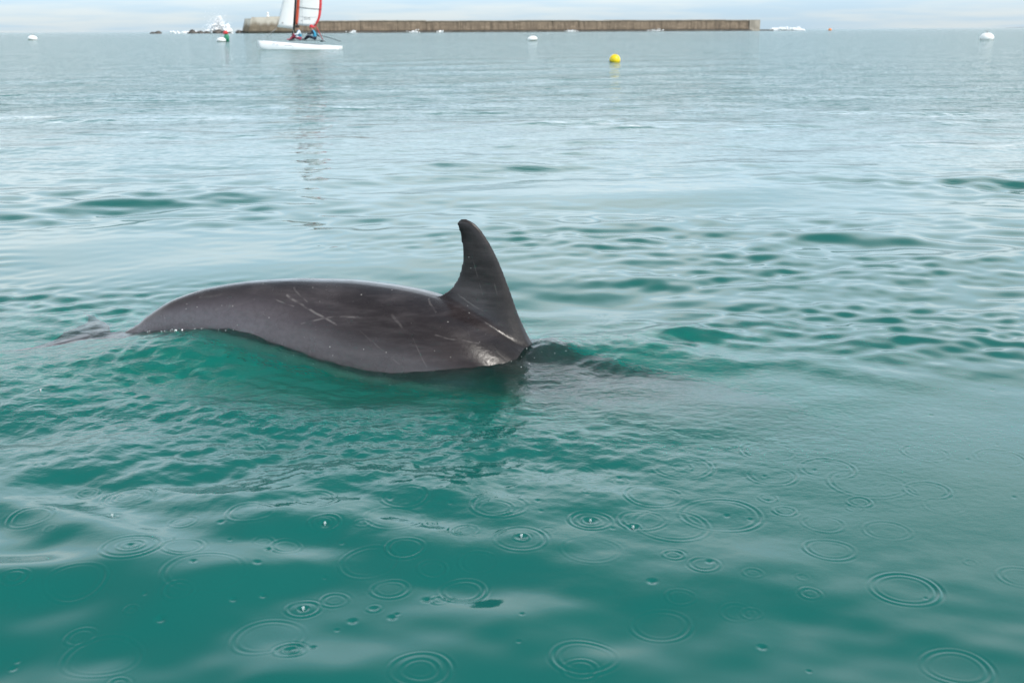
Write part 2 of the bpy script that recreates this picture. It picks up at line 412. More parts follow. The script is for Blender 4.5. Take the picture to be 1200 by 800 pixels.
# ------------------------------------------------------------------ dolphin
ST = np.array([  # u, top z, half height, half width
    (-0.20, -0.050, 0.018, 0.030), (-0.12, -0.030, 0.030, 0.030), (-0.05, -0.012, 0.042, 0.033), (0.03, 0.024, 0.055, 0.040),
    (0.086, 0.067, 0.072, 0.050), (0.184, 0.125, 0.102, 0.070), (0.327, 0.171, 0.142, 0.104),
    (0.481, 0.197, 0.182, 0.144), (0.631, 0.208, 0.216, 0.178), (0.778, 0.210, 0.240, 0.204), (0.923, 0.200, 0.254, 0.222),
    (1.038, 0.184, 0.260, 0.232), (1.15, 0.154, 0.262, 0.240), (1.25, 0.112, 0.262, 0.245), (1.35, 0.052, 0.256, 0.246),
    (1.45, -0.015, 0.256, 0.248), (1.60, -0.100, 0.252, 0.246), (1.80, -0.205, 0.238, 0.232), (2.00, -0.315, 0.208, 0.200),
    (2.16, -0.405, 0.170, 0.160), (2.26, -0.480, 0.132, 0.122), (2.32, -0.555, 0.085, 0.078), (2.37, -0.610, 0.050, 0.048),
    (2.44, -0.650, 0.036, 0.036), (2.52, -0.690, 0.020, 0.020)])

def pchip(xs, ys, xq):
    hh = np.diff(xs); dd = np.diff(ys) / hh
    m = np.zeros_like(ys)
    m[1:-1] = np.where(dd[1:] * dd[:-1] > 0, 2 * dd[1:] * dd[:-1] / (dd[1:] + dd[:-1] + 1e-12), 0)
    m[0], m[-1] = dd[0], dd[-1]
    k = np.clip(np.searchsorted(xs, xq) - 1, 0, len(hh) - 1)
    t = (xq - xs[k]) / hh[k]
    return ((2 * t**3 - 3 * t**2 + 1) * ys[k] + (t**3 - 2 * t**2 + t) * hh[k] * m[k] + (-2 * t**3 + 3 * t**2) * ys[k + 1] + (t**3 - t**2) * hh[k] * m[k + 1])

FIN = np.array([  # z, trailing u, leading u, half thickness
    (-0.02, 1.060, 1.440, 0.105), (0.04, 1.050, 1.400, 0.085), (0.09, 1.055, 1.376, 0.066), (0.13, 1.075, 1.360, 0.050), (0.165, 1.108, 1.348, 0.040),
    (0.194, 1.148, 1.338, 0.033), (0.222, 1.168, 1.328, 0.0255), (0.246, 1.179, 1.319, 0.024), (0.302, 1.190, 1.296, 0.020), (0.357, 1.186, 1.267, 0.016),
    (0.386, 1.179, 1.247, 0.0135), (0.404, 1.174, 1.231, 0.012), (0.416, 1.177, 1.214, 0.0095), (0.423, 1.185, 1.200, 0.006)])

def foil_bm(bm, rows, seg=14):
    # rows: (point on the trailing edge, point on the leading edge, thickness vector); closed lens section
    rings = []
    for te, le, th in rows:
        te, le, th = Vector(te), Vector(le), Vector(th)
        ring = []
        for k in range(seg):
            a = 2 * math.pi * k / seg
            c = 0.5 + 0.5 * math.cos(a)
            prof = (max(c, 0) ** 0.75) * (1 - c) ** 0.5 * 1.85
            w = math.copysign(prof, math.sin(a)) if 0 < k < seg and k != seg // 2 else 0
            ring.append(bm.verts.new(te.lerp(le, c) + th * w))
        rings.append(ring)
    for a, b in zip(rings, rings[1:]):
        for k in range(seg):
            bm.faces.new((a[k], a[(k + 1) % seg], b[(k + 1) % seg], b[k]))
    bm.faces.new(rings[0]); bm.faces.new(rings[-1])

def build_dolphin():
    bm = bmesh.new()
    us = np.linspace(ST[0, 0], ST[-1, 0], 110)
    zt = pchip(ST[:, 0], ST[:, 1], us); hh = pchip(ST[:, 0], ST[:, 2], us); ww = pchip(ST[:, 0], ST[:, 3], us)
    rings = []
    seg = 48
    for u, z, h_, w in zip(us, zt, hh, ww):
        ring = []
        for k in range(seg):
            a = 2 * math.pi * k / seg
            s, c = math.sin(a), math.cos(a)
            # slightly peaked back, fuller belly
            yy = w * math.copysign(abs(c) ** 0.92, c) * (1 - 0.07 * max(s, 0))
            ring.append(bm.verts.new((u, yy, z - h_ + h_ * s)))
        rings.append(ring)
    for a, b in zip(rings, rings[1:]):
        for k in range(seg):
            bm.faces.new((a[k], a[(k + 1) % seg], b[(k + 1) % seg], b[k]))
    bm.faces.new(rings[0]); bm.faces.new(rings[-1])
    # dorsal fin
    zq = np.concatenate([np.linspace(FIN[0, 0], 0.38, 26), np.linspace(0.39, FIN[-1, 0], 8)])
    te = pchip(FIN[:, 0], FIN[:, 1], zq) - 0.003; le = pchip(FIN[:, 0], FIN[:, 2], zq) + 0.005; th = pchip(FIN[:, 0], FIN[:, 3], zq)
    foil_bm(bm, [((t, 0, z), (l, 0, z), (0, h_, 0)) for z, t, l, h_ in zip(zq, te, le, th)], 20)
    # tail flukes, one to each side, notched behind
    for sd in (-1, 1):
        rows = []
        for k in range(14):
            t = k / 13
            yv = 0.33 * t
            lead = -0.07 - 0.30 * t ** 1.5 - 0.02 * t
            trail = -0.25 - 0.05 * t - 0.085 * t ** 3 + 0.03 * math.sin(math.pi * t)
            if trail > lead - 0.012: trail = lead - 0.012
            zz = -0.016 - 0.004 * t - (0.03 * t if sd > 0 else 0.0)
            rows.append(((trail, sd * yv, zz - 0.012), (lead, sd * yv, zz), (0, 0, 0.020 * (1 - 0.8 * t))))
        foil_bm(bm, rows, 12)
    # flippers
    for sd in (-1, 1):
        rows = []
        for k in range(10):
            t = k / 9
            p = Vector((1.93 - 0.20 * t, sd * (0.17 + 0.24 * t), -0.60 - 0.16 * t))
            ch = 0.145 * (1 - 0.75 * t ** 1.6)
            rows.append((p - Vector((ch * 0.5, 0, 0.02)), p + Vector((ch * 0.5, 0, 0.02)), (0, 0, 0.022 * (1 - 0.7 * t))))
        foil_bm(bm, rows, 12)
    bmesh.ops.recalc_face_normals(bm, faces=bm.faces)
    me0 = bpy.data.meshes.new('dolphin_raw'); bm.to_mesh(me0); bm.free()
    tmp = bpy.data.objects.new('dolphin_raw', me0); COL.objects.link(tmp)
    rm = tmp.modifiers.new('r', 'REMESH'); rm.mode = 'VOXEL'; rm.voxel_size = 0.0062
    sm = tmp.modifiers.new('s', 'SMOOTH'); sm.factor = 0.5; sm.iterations = 9
    dg = bpy.context.evaluated_depsgraph_get()
    me = bpy.data.meshes.new_from_object(tmp.evaluated_get(dg))
    bpy.data.objects.remove(tmp); bpy.data.meshes.remove(me0)
    me.name = 'dolphin'
    n = len(me.vertices)
    co = np.empty(n * 3, np.float32); me.vertices.foreach_get('co', co); co = co.reshape(-1, 3)
    uq = np.clip(co[:, 0], ST[0, 0], ST[-1, 0])
    zt = pchip(ST[:, 0], ST[:, 1], uq); hh = pchip(ST[:, 0], ST[:, 2], uq)
    rel = (co[:, 2] - (zt - hh)) / hh            # -1 belly, +1 back, more on the fin
    # blend where the fin rises out of the back
    a = me.attributes.new('height_on_body', 'FLOAT', 'POINT'); a.data.foreach_set('value', np.clip(rel, -1.5, 4).astype(np.float32))
    return me

def dolphin_material():
    q = Nodes('dolphin_skin')
    at = q.n('ShaderNodeAttribute', attribute_name='height_on_body').outputs['Fac']
    obj = q.mapped()
    big = q.noise(obj, 3.2, 4, 0.6)
    streak = q.noise(q.mapped((1.2, 1, 7), (0, R(10), 0)), 5.0, 6, 0.65)
    fine = q.noise(obj, 60, 4, 0.6)
    # colour pattern of the animal: dark cape, grey flank, pale belly
    relv = q.math('ADD', at, q.math('MULTIPLY', q.math('SUBTRACT', big, 0.5), 0.7))
    body = q.mix(q.ramp(relv, 0.05, 0.75), (0.078, 0.067, 0.072), (0.017, 0.0135, 0.015))
    fin = q.mix(q.ramp(at, 1.02, 1.22), body, (0.009, 0.007, 0.0065))
    sx = q.n('ShaderNodeSeparateXYZ'); q.l(obj, sx.inputs[0])
    X, Y, Z = sx.outputs[0], sx.outputs[1], sx.outputs[2]
    # the tail stock is paler and bluer than the shoulder
    tail = q.math('MULTIPLY', q.ramp(X, 0.95, 0.45), q.ramp(at, 1.0, 0.55))
    c = q.mix(q.math('MULTIPLY', tail, 0.75), fin, (0.125, 0.108, 0.121))
    c = q.mix(q.math('MULTIPLY', q.ramp(streak, 0.40, 0.78), 0.32), c, (0.13, 0.113, 0.117))
    c = q.mix(q.math('MULTIPLY', q.ramp(big, 0.55, 0.28), 0.7), c, (0.034, 0.027, 0.027))
    c = q.mix(q.math('MULTIPLY', q.ramp(fine, 0.35, 0.7), 0.25), c, (0.03, 0.026, 0.026))
    c = q.mix(q.ramp(q.math('ADD', at, q.math('MULTIPLY', q.math('SUBTRACT', streak, 0.5), 0.3)), 0.06, -0.22), c, (0.50, 0.47, 0.45))
    # rake marks left by other dolphins: thin pale lines on the flank
    SCR = [(0.624, 0.174, 0.813, 0.102, 0.0045, 0.85), (0.693, 0.096, 0.8, 0.125, 0.004, 0.7), (0.8, 0.125, 0.901, 0.124, 0.0035, 0.6), (0.58, 0.161, 0.657, 0.144, 0.003, 0.6), (0.638, 0.192, 0.7, 0.161, 0.003, 0.5), (1.085, 0.167, 1.121, 0.139, 0.003, 0.55), (1.172, 0.183, 1.261, 0.131, 0.003, 0.45), (1.134, 0.08, 1.268, 0.054, 0.003, 0.45), (0.988, 0.135, 1.028, 0.101, 0.005, 0.4), (0.374, 0.115, 0.511, 0.155, 0.006, 0.3), (0.298, 0.145, 0.389, 0.16, 0.005, 0.3), (0.895, 0.087, 1.031, -0.004, 0.003, 0.3), (1.066, 0.072, 1.118, -0.008, 0.003, 0.3), (1.284, 0.259, 1.305, 0.185, 0.003, 0.35), (1.22, 0.307, 1.258, 0.183, 0.0025, 0.3)]
    tot = None
    wob = q.math('MULTIPLY', q.math('SUBTRACT', q.noise(obj, 14, 2), 0.5), 0.012)
    for (x0, z0, x1, z1, wd, st) in SCR:
        ex, ez = x1 - x0, z1 - z0
        L2 = ex * ex + ez * ez
        px = q.math('SUBTRACT', X, x0); pz = q.math('ADD', q.math('SUBTRACT', Z, z0), wob)
        t = q.math('DIVIDE', q.math('ADD', q.math('MULTIPLY', px, ex), q.math('MULTIPLY', pz, ez)), L2, True)
        ddx = q.math('SUBTRACT', px, q.math('MULTIPLY', t, ex)); ddz = q.math('SUBTRACT', pz, q.math('MULTIPLY', t, ez))
        d = q.math('SQRT', q.math('ADD', q.math('MULTIPLY', ddx, ddx), q.math('MULTIPLY', ddz, ddz)))
        f = q.math('MULTIPLY', q.ramp(d, wd, wd * 0.25), st)
        tot = f if tot is None else q.math('MAXIMUM', tot, f)
    tot = q.math('MULTIPLY', tot, q.ramp(q.noise(obj, 30, 2), 0.35, 0.65, 0.0, 0.34))
    c = q.mix(tot, c, (0.34, 0.31, 0.30))
    # flecks and old scars
    vo = q.n('ShaderNodeTexVoronoi'); vo.inputs['Scale'].default_value = 34; q.l(obj, vo.inputs['Vector'])
    pick = q.math('GREATER_THAN', q.math('FRACT', q.math('MULTIPLY', q.noise(obj, 9, 1), 17.0)), 0.62)
    fl = q.math('MULTIPLY', q.math('MULTIPLY', q.ramp(vo.outputs['Distance'], 0.10, 0.05), pick), 0.6)
    c = q.mix(fl, c, (0.42, 0.40, 0.38))
    p = q.n('ShaderNodeBsdfPrincipled')
    c = q.mix(q.math('MULTIPLY', q.math('MULTIPLY', q.ramp(X, 1.24, 1.37), q.ramp(at, -0.3, 0.3)), 0.8), c, (0.012, 0.010, 0.010))  # wet skin from the fin's front base forward, with shade painted into the colour
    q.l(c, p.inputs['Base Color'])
    wet = q.math('MULTIPLY', q.ramp(X, 1.25, 1.36), q.ramp(at, 0.0, 0.5))
    rg_ = q.ramp(q.noise(obj, 11, 4, 0.6), 0.3, 0.7, 0.13, 0.30)
    rg_ = q.math('ADD', rg_, q.math('MULTIPLY', q.ramp(at, 1.02, 1.25), 0.14))
    rg_ = q.math('ADD', rg_, q.math('MULTIPLY', wet, 0.16))
    q.l(rg_, p.inputs['Roughness'])
    p.inputs['Specular IOR Level'].default_value = 0.32
    # water film running off ahead of the fin: wet wrinkles
    p.inputs['Coat IOR'].default_value = 1.33; p.inputs['Coat Roughness'].default_value = 0.16
    q.l(q.math('ADD', q.math('MULTIPLY', wet, 0.0), 0.18), p.inputs['Coat Weight'])
    wr = q.noise(q.mapped((1.0, 1, 0.45), (0, R(-35), 0)), 70, 3, 0.55)
    b0 = q.n('ShaderNodeBump'); b0.inputs['Distance'].default_value = 0.012
    q.l(wr, b0.inputs['Height']); q.l(q.math('MULTIPLY', wet, 0.14), b0.inputs['Strength'])
    b1 = q.n('ShaderNodeBump'); b1.inputs['Distance'].default_value = 0.004; b1.inputs['Strength'].default_value = 0.16
    q.l(q.noise(obj, 90, 5, 0.65), b1.inputs['Height']); q.l(b0.outputs[0], b1.inputs['Normal'])
    q.l(b1.outputs[0], p.inputs['Normal']); q.l(b0.outputs[0], p.inputs['Coat Normal'])
    q.l(p.outputs[0], q.out.inputs['Surface'])
    return q.m

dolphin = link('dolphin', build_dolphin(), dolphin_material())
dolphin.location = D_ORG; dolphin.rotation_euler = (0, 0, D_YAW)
tag(dolphin, 'dark grey scratched dolphin arching its back and curved dorsal fin out of the sea', 'dolphin')

# ------------------------------------------------------------------ breakwater
def stone_material(name, base, dark, pale, palez):
    q = Nodes(name)
    o = q.mapped()
    br = q.n('ShaderNodeTexBrick'); br.inputs['Scale'].default_value = 0.55
    br.inputs['Color1'].default_value = (*base, 1); br.inputs['Color2'].default_value = tuple(x * 0.72 for x in base) + (1,)
    br.inputs['Mortar'].default_value = (*dark, 1); br.inputs['Mortar Size'].default_value = 0.012
    br.inputs['Brick Width'].default_value = 1.4; br.inputs['Row Height'].default_value = 0.6
    rot = q.mapped((1, 1, 1), (R(90), 0, 0)); q.l(rot, br.inputs['Vector'])
    drip = q.noise(q.mapped((0.55, 0.55, 0.05)), 1.0, 6, 0.65)
    blot = q.noise(o, 0.12, 5, 0.6)
    c = q.mix(q.math('MULTIPLY', q.ramp(drip, 0.42, 0.68), 0.75), br.outputs['Color'], dark)
    sz = q.n('ShaderNodeSeparateXYZ'); q.l(o, sz.inputs[0])
    zz = q.math('ADD', sz.outputs[2], q.math('MULTIPLY', q.math('SUBTRACT', drip, 0.5), 7.0))
    c = q.mix(q.math('MULTIPLY', q.ramp(zz, palez[0], palez[1]), palez[2]), c, pale)
    c = q.mix(q.math('MULTIPLY', q.ramp(blot, 0.45, 0.7), 0.45), c, tuple(x * 0.6 for x in base))
    # tide line of weed at the foot
    c = q.mix(q.ramp(q.math('ADD', sz.outputs[2], q.math('MULTIPLY', blot, 0.8)), 2.1, 0.9), c, (0.028, 0.027, 0.018))
    p = q.n('ShaderNodeBsdfPrincipled'); q.l(c, p.inputs['Base Color']); p.inputs['Roughness'].default_value = 0.85
    b = q.n('ShaderNodeBump'); b.inputs['Distance'].default_value = 0.15; b.inputs['Strength'].default_value = 0.6
    q.l(br.outputs['Fac'], b.inputs['Height']); b.invert = True; q.l(b.outputs[0], p.inputs['Normal'])
    q.l(p.outputs[0], q.out.inputs['Surface'])
    return q.m

M_wall = stone_material('breakwater_stone', (0.27, 0.205, 0.145), (0.075, 0.058, 0.042), (0.36, 0.30, 0.23), (5.6, 8.0, 0.5))
M_head = stone_material('breakwater_head_stone', (0.25, 0.20, 0.14), (0.09, 0.07, 0.05), (0.62, 0.58, 0.50), (3.2, 6.4, 0.85))
M_cap = paint('pale_concrete', (0.34, 0.30, 0.25), 0.85, 0.2, 0.3)
M_white = paint('white_paint', (0.8, 0.8, 0.78), 0.5, 0.06, 1.0)
M_rock = paint('wet_rock', (0.085, 0.075, 0.065), 0.6, 0.35, 0.7)
M_foam = paint('white_foam', (0.93, 0.94, 0.95), 0.9, 0.02, 1.0)

BW0 = Vector((-139.0, 611.0, 0)); BW1 = Vector((143.5, 687.0, 0))
bw_dir = (BW1 - BW0).normalized(); bw_len = (BW1 - BW0).length; bw_yaw = math.atan2(bw_dir.y, bw_dir.x)
bw = empty('breakwater', BW0, bw_yaw)
tag(bw, 'long weathered stone breakwater lying low along the horizon', 'breakwater')

def prism(bm, x0, x1, prof, jit=0.0):
    # prof: (y, z) outline, swept along x
    a = [bm.verts.new((x0, y, z)) for y, z in prof]; b = [bm.verts.new((x1, y, z)) for y, z in prof]
    n = len(prof)
    for k in range(n): bm.faces.new((a[k], a[(k + 1) % n], b[(k + 1) % n], b[k]))
    bm.faces.new(a); bm.faces.new(b)

xs = [29.0]
while xs[-1] < bw_len - 8:
    xs.append(min(xs[-1] + random.uniform(15, 22), bw_len - 7.0))
    if bw_len - 7 - xs[-1] < 6: xs[-1] = bw_len - 7.0
for x0, x1 in zip(xs, xs[1:]):
    j = random.uniform(-0.18, 0.18); hz = 6.2 + random.uniform(-0.16, 0.16)
    bm = bmesh.new()
    prism(bm, x0 + 0.06, x1 - 0.06, [(-0.9 + j, -3), (0 + j, hz - 0.5), (11 + j, hz - 0.5), (12, -3)])
    from_bm('wall_section', bm, M_wall, bw, smooth=False)
    bm = bmesh.new()
    prism(bm, x0 + 0.02, x1 - 0.02, [(-0.35 + j, hz - 0.497), (-0.35 + j, hz - 0.05), (-0.2 + j, hz), (11.3, hz), (11.3, hz - 0.497)])
    from_bm('capstone', bm, M_cap, bw, smooth=False)
bm = bmesh.new(); prism(bm, 29.2, bw_len - 6, [(-2.6, -3.2), (-2.2, 0.75), (-0.86, 0.8), (-0.86, -3.2)])
from_bm('footing', bm, M_rock, bw, smooth=False)
# raised, battered head at the seaward end
bm = bmesh.new()
pl = [(4, -4.5), (26, -4.5), (29.0, -3.0), (29.0, 14), (26, 16.5), (4, 16.5), (1.5, 13), (1.5, -1)]
lo = [bm.verts.new((x + (0.0 if x > 10 else -0.5), y, -3)) for x, y in pl]
hi = [bm.verts.new((x + (0 if x > 10 else 2.2), y + (1.0 if y < 5 else -1.0), 7.3)) for x, y in pl]
for k in range(8): bm.faces.new((lo[k], lo[(k + 1) % 8], hi[(k + 1) % 8], hi[k]))
bm.faces.new(hi); bm.faces.new(lo)
from_bm('head', bm, M_head, bw, smooth=False)
bm = bmesh.new()
for x0, x1, h_ in ((6.4, 13.9, 0.6), (14.0, 20.9, 0.95), (21.0, 28.8, 0.75)):
    bm = bmesh.new(); box_bm(bm, ((x0 + x1) / 2, -2.6, 7.3 + h_ / 2), (x1 - x0, 1.0, h_))
    from_bm('parapet', bm, M_head, bw, smooth=False)
bm = bmesh.new(); lathe_bm(bm, [(0, 8.1), (0.9, 8.1), (0.75, 9.2), (0.55, 9.4), (0.5, 10.6), (0.65, 10.7), (0.6, 11.0), (0, 11.5)], 14, Matrix.Translation((15.0, 2, -0.8)))
from_bm('beacon', bm, M_white, bw)
# landward end: a pale block and a low ledge
bm = bmesh.new(); box_bm(bm, (bw_len - 3.6, 4, 1.9), (6.6, 9.5, 8.4)); bmesh.ops.bevel(bm, geom=bm.edges[:], offset=0.4, segments=1)
from_bm('end_block', bm, M_cap, bw, smooth=False)
bm = bmesh.new(); box_bm(bm, (bw_len + 4.2, 4, -0.6), (8.8, 8, 2.6)); bmesh.ops.bevel(bm, geom=bm.edges[:], offset=0.3, segments=1)
from_bm('ledge', bm, M_rock, bw, smooth=False)

# rocks off the head
def rock_mesh(seed, sx, sy, sz):
    g = random.Random(seed)
    bm = bmesh.new(); bmesh.ops.create_icosphere(bm, subdivisions=3, radius=1.0)
    ph = [(Vector((g.uniform(-1, 1), g.uniform(-1, 1), g.uniform(-1, 1))) * g.uniform(1.5, 5), g.uniform(0, 6.28), g.uniform(0.04, 0.13)) for _ in range(9)]
    for v in bm.verts:
        d = v.co.copy(); r = 1 + sum(a * math.sin(d.dot(k) + p) for k, p, a in ph)
        v.co = Vector((d.x * sx, d.y * sy, d.z * sz)) * r
    return bm
rock_labels = ['dark wet boulder touching the breakwater head', 'dark boulder one step out from the breakwater head', 'broad low boulder under the flank of the breaking wave', 'dark boulder at the foot of the wave spray', 'small dark rock beyond the wave spray', 'low dark rock ending the reef by the white water', 'lone flat rock awash in open water off the reef', 'smaller lone rock awash beside the flat one']
rk = [(-139.5, 615, 2.2, 1.5), (-147.0, 613, 2.4, 1.3), (-151.0, 616, 2.6, 1.8), (-155.5, 612, 2.2, 1.1), (-159.5, 614, 2.0, 1.3), (-163.0, 611, 2.4, 1.6), (-181.0, 612, 1.7, 1.0), (-185.0, 618, 2.0, 0.8)]
for i, ((x, y, s_, h_), lb) in enumerate(zip(rk, rock_labels)):
    o = from_bm('rock', rock_mesh(i, s_, s_ * 0.8, h_), M_rock, None, smooth=False)
    o.location = (x, y, 0); tag(o, lb, 'rock', 'rocks off the breakwater head')

# breaking wave and white water: masses of spray
def spray(name, pts, label):
    verts, faces = [], []
    base = bmesh.new(); bmesh.ops.create_icosphere(base, subdivisions=1, radius=1.0)
    bv = [v.co.copy() for v in base.verts]; bf = [[v.index for v in f.verts] for f in base.faces]; base.free()
    for (x, y, z, r) in pts:
        n0 = len(verts)
        rot = Matrix.Rotation(random.uniform(0, 6), 3, 'Z') @ Matrix.Rotation(random.uniform(0, 6), 3, 'X')
        sc_ = (r * random.uniform(0.7, 1.3), r * random.uniform(0.7, 1.3), r * random.uniform(0.7, 1.4))
        for v in bv:
            w = rot @ v
            verts.append((x + w.x * sc_[0], y + w.y * sc_[1], z + w.z * sc_[2]))
        faces += [[k + n0 for k in f] for f in bf]
    me = bpy.data.meshes.new(name); me.from_pydata(verts, [], faces)
    o = link(name, me, M_foam)
    tag(o, label, 'spray', kind='stuff'); return o
pts = []
for k in range(2600):
    t = random.random() ** 0.8
    w = 5.6 * (1 - t) ** 0.7 + 0.4
    cx = -153.5 + 2.2 * t
    if random.random() < 0.35: cx, w, t = -147.5, 2.2 * (1 - t) + 0.3, t * 0.45
    pts.append((cx + random.gauss(0, 0.45) * w, 622 + random.gauss(0, 1.2), 0.2 + 8.2 * t + random.gauss(0, 0.3), (random.uniform(0.10, 0.34) if random.random() < 0.86 or t > 0.6 else random.uniform(0.45, 0.8)) * (1.15 - 0.7 * t)))
for k in range(500):
    a = random.uniform(0, math.pi); r_ = random.gauss(5.2, 1.6)
    pts.append((-152.5 + r_ * math.cos(a), 622 + random.gauss(0, 1.2), max(0.1, 1.0 + 1.45 * r_ * math.sin(a) * random.uniform(0.6, 1.05)), random.uniform(0.05, 0.13)))
spray('wave_spray', pts, 'burst of white spray thrown up behind the rocks off the breakwater head')
pts = [(-166 + random.gauss(0, 4.5), 625 + random.gauss(0, 2), random.uniform(0, 0.9), random.uniform(0.2, 0.6)) for _ in range(220)]
spray('white_water', pts, 'low line of white water beside the reef of dark rocks')
pts = []
for _ in range(520):
    u = random.random()
    pts.append((160.5 + (u - 0.5) * 21, 694 + random.gauss(0, 1.5), abs(random.gauss(0, 0.75)) * (1 - (2 * u - 1) ** 4), random.uniform(0.2, 0.55)))
spray('white_water', pts, 'flat roll of white surf off the low ledge at the breakwater end')
for (t0, wd) in ((0.31, 3.5), (0.36, 2.0), (0.61, 4.5), (0.78, 5.0), (0.20, 3.0)):
    c = BW0 + bw_dir * (bw_len * t0)
    pts = [(c.x + random.gauss(0, wd * 0.4), c.y - 3.6 + random.gauss(0, 0.4), abs(random.gauss(0, 0.5)), random.uniform(0.12, 0.34)) for _ in range(60)]
    spray('white_water', pts, 'small white splashes breaking along the foot of the breakwater wall')

# far headland
def headland():
    bm = bmesh.new()
    n, m = 60, 8
    g = random.Random(3)
    grid = []
    for i in range(n + 1):
        row = []
        t = i / n
        crest = 9500 * (0.0036 * smoothstep(t, 0.0, 0.35) + 0.012 * smoothstep(t, 0.3, 1.0)) * (1 + 0.12 * math.sin(t * 41) + 0.08 * math.sin(t * 97 + 1))
        for j in range(m + 1):
            s_ = j / m
            z = -4 + crest * math.sin(math.pi * min(1, s_ * 1.0)) ** 0.7 * (1 + 0.06 * g.uniform(-1, 1))
            row.append(bm.verts.new((3850 + 4200 * t, 9000 + 1500 * s_ + 500 * math.sin(t * 5), z)))
        grid.append(row)
    for i in range(n):
        for j in range(m):
            bm.faces.new((grid[i][j], grid[i + 1][j], grid[i + 1][j + 1], grid[i][j + 1]))
    return from_bm('headland', bm, paint('hazy_land', (0.22, 0.27, 0.30), 0.95, 0.15, 0.003))
tag(headland(), 'low blue-grey headland at the far end of the horizon', 'headland', kind='structure')

# ------------------------------------------------------------------ buoys
M_bwhite = paint('buoy_white', (0.82, 0.82, 0.8), 0.35, 0.05, 4)
M_byellow = paint('buoy_yellow', (0.85, 0.62, 0.01), 0.35, 0.06, 5)
M_borange = paint('buoy_orange', (0.8, 0.25, 0.06), 0.4, 0.06, 5)
M_grime = paint('waterline_grime', (0.16, 0.17, 0.10), 0.8, 0.4, 12)
M_steel = paint('galvanised_steel', (0.3, 0.3, 0.3), 0.4, 0.2, 20)
M_green = paint('marker_green', (0.02, 0.22, 0.12), 0.5, 0.1, 5)
M_red = paint('marker_red', (0.55, 0.03, 0.03), 0.5, 0.1, 5)

def buoy(loc, r, flat, mat, label, group=None, name='mooring_buoy'):
    b = empty(name, loc)
    tag(b, label, 'buoy', group)
    zc = r * flat * 0.45
    def prof(k0, k1, n, grow=1.0):
        return [(grow * r * math.cos(a), zc + grow * r * flat * math.sin(a)) for a in np.linspace(k0, k1, n)]
    bm = bmesh.new(); lathe_bm(bm, [(0, zc - r * flat)] + prof(-1.45, 1.45, 18) + [(0.0, zc + r * flat)], 28)
    from_bm('float', bm, mat, b)
    bm = bmesh.new(); lathe_bm(bm, prof(-0.52, -0.30, 4, 1.012), 28)
    from_bm('waterline_band', bm, M_grime, b)
    top = zc + r * flat
    bm = bmesh.new()
    tube_bm(bm, [(0, 0, top - 0.02), (0, 0, top + 0.07 * r)], 0.12 * r, 10)
    tube_bm(bm, [(0.16 * r * math.cos(a), 0, top + 0.2 * r + 0.16 * r * math.sin(a)) for a in np.linspace(0, 2 * math.pi, 17)], 0.035 * r, 6, False)
    from_bm('mooring_ring', bm, M_steel, b)
    return b

buoy((3.3, 37.8, 0), 0.175, 0.98, M_byellow, 'small round yellow buoy floating by itself', name='marker_buoy').rotation_euler = (R(10), R(14), 0)
buoy((41.2, 103.0, 0), 0.58, 0.72, M_bwhite, 'large white mooring buoy floating below the far headland', 'white mooring buoys').rotation_euler = (R(6), R(-5), 0.3)
buoy((-64.8, 161.5, 0), 0.62, 0.66, M_bwhite, 'white mooring buoy alone on open water, far from the breakwater', 'white mooring buoys').rotation_euler = (R(4), R(3), 1.0)
buoy((2.1, 114.6, 0), 0.50, 0.62, M_bwhite, 'white mooring buoy floating in front of the middle of the breakwater', 'white mooring buoys').rotation_euler = (R(-5), R(6), 2.0)
wb = buoy((-29.4, 121.0, 0), 0.47, 0.62, M_bwhite, 'white buoy with a green and red marker beside it, below the wave spray', 'white mooring buoys')
bm = bmesh.new(); lathe_bm(bm, [(0, -0.2), (0.25, -0.2), (0.27, 0.35), (0.2, 0.55), (0, 0.6)], 14, Matrix.Translation((0.42, 0.6, 0.15)))
from_bm('marker_body', bm, M_green, wb)
bm = bmesh.new(); lathe_bm(bm, [(0, 0.72), (0.24, 0.74), (0.26, 0.9), (0.14, 1.05), (0, 1.08)], 14, Matrix.Translation((0.34, 0.6, 0.0)))
from_bm('marker_cap', bm, M_red, wb)
buoy((166.0, 620.0, 0), 0.85, 0.9, M_borange, 'tiny orange buoy beyond the white surf at the breakwater end', name='marker_buoy')

# ------------------------------------------------------------------ catamaran (local +X towards the bows)
M_hull = paint('gelcoat_white', (0.84, 0.85, 0.86), 0.25, 0.03, 3)
M_sail = paint('sail_white', (0.84, 0.84, 0.82), 0.7, 0.03, 2)
M_sailred = paint('sail_red', (0.62, 0.045, 0.05), 0.7, 0.08, 2)
M_sailorange = paint('sail_orange', (0.72, 0.10, 0.045), 0.7, 0.08, 2)
M_mast = paint('anodised_black', (0.022, 0.035, 0.038), 0.35, 0.2, 5)
M_mesh = paint('trampoline_black', (0.02, 0.02, 0.022), 0.9, 0.2, 20)
M_print = paint('grey_print', (0.38, 0.38, 0.38), 0.6, 0.2, 9)
M_rope = paint('rope_pale', (0.5, 0.5, 0.46), 0.9, 0.2, 30)
cat = empty('catamaran', (-12.0, 67.5, 0.0), R(180 + 4))
tag(cat, 'small white sailing catamaran with white and red sails', 'catamaran')
PITCH_UP = 0.035

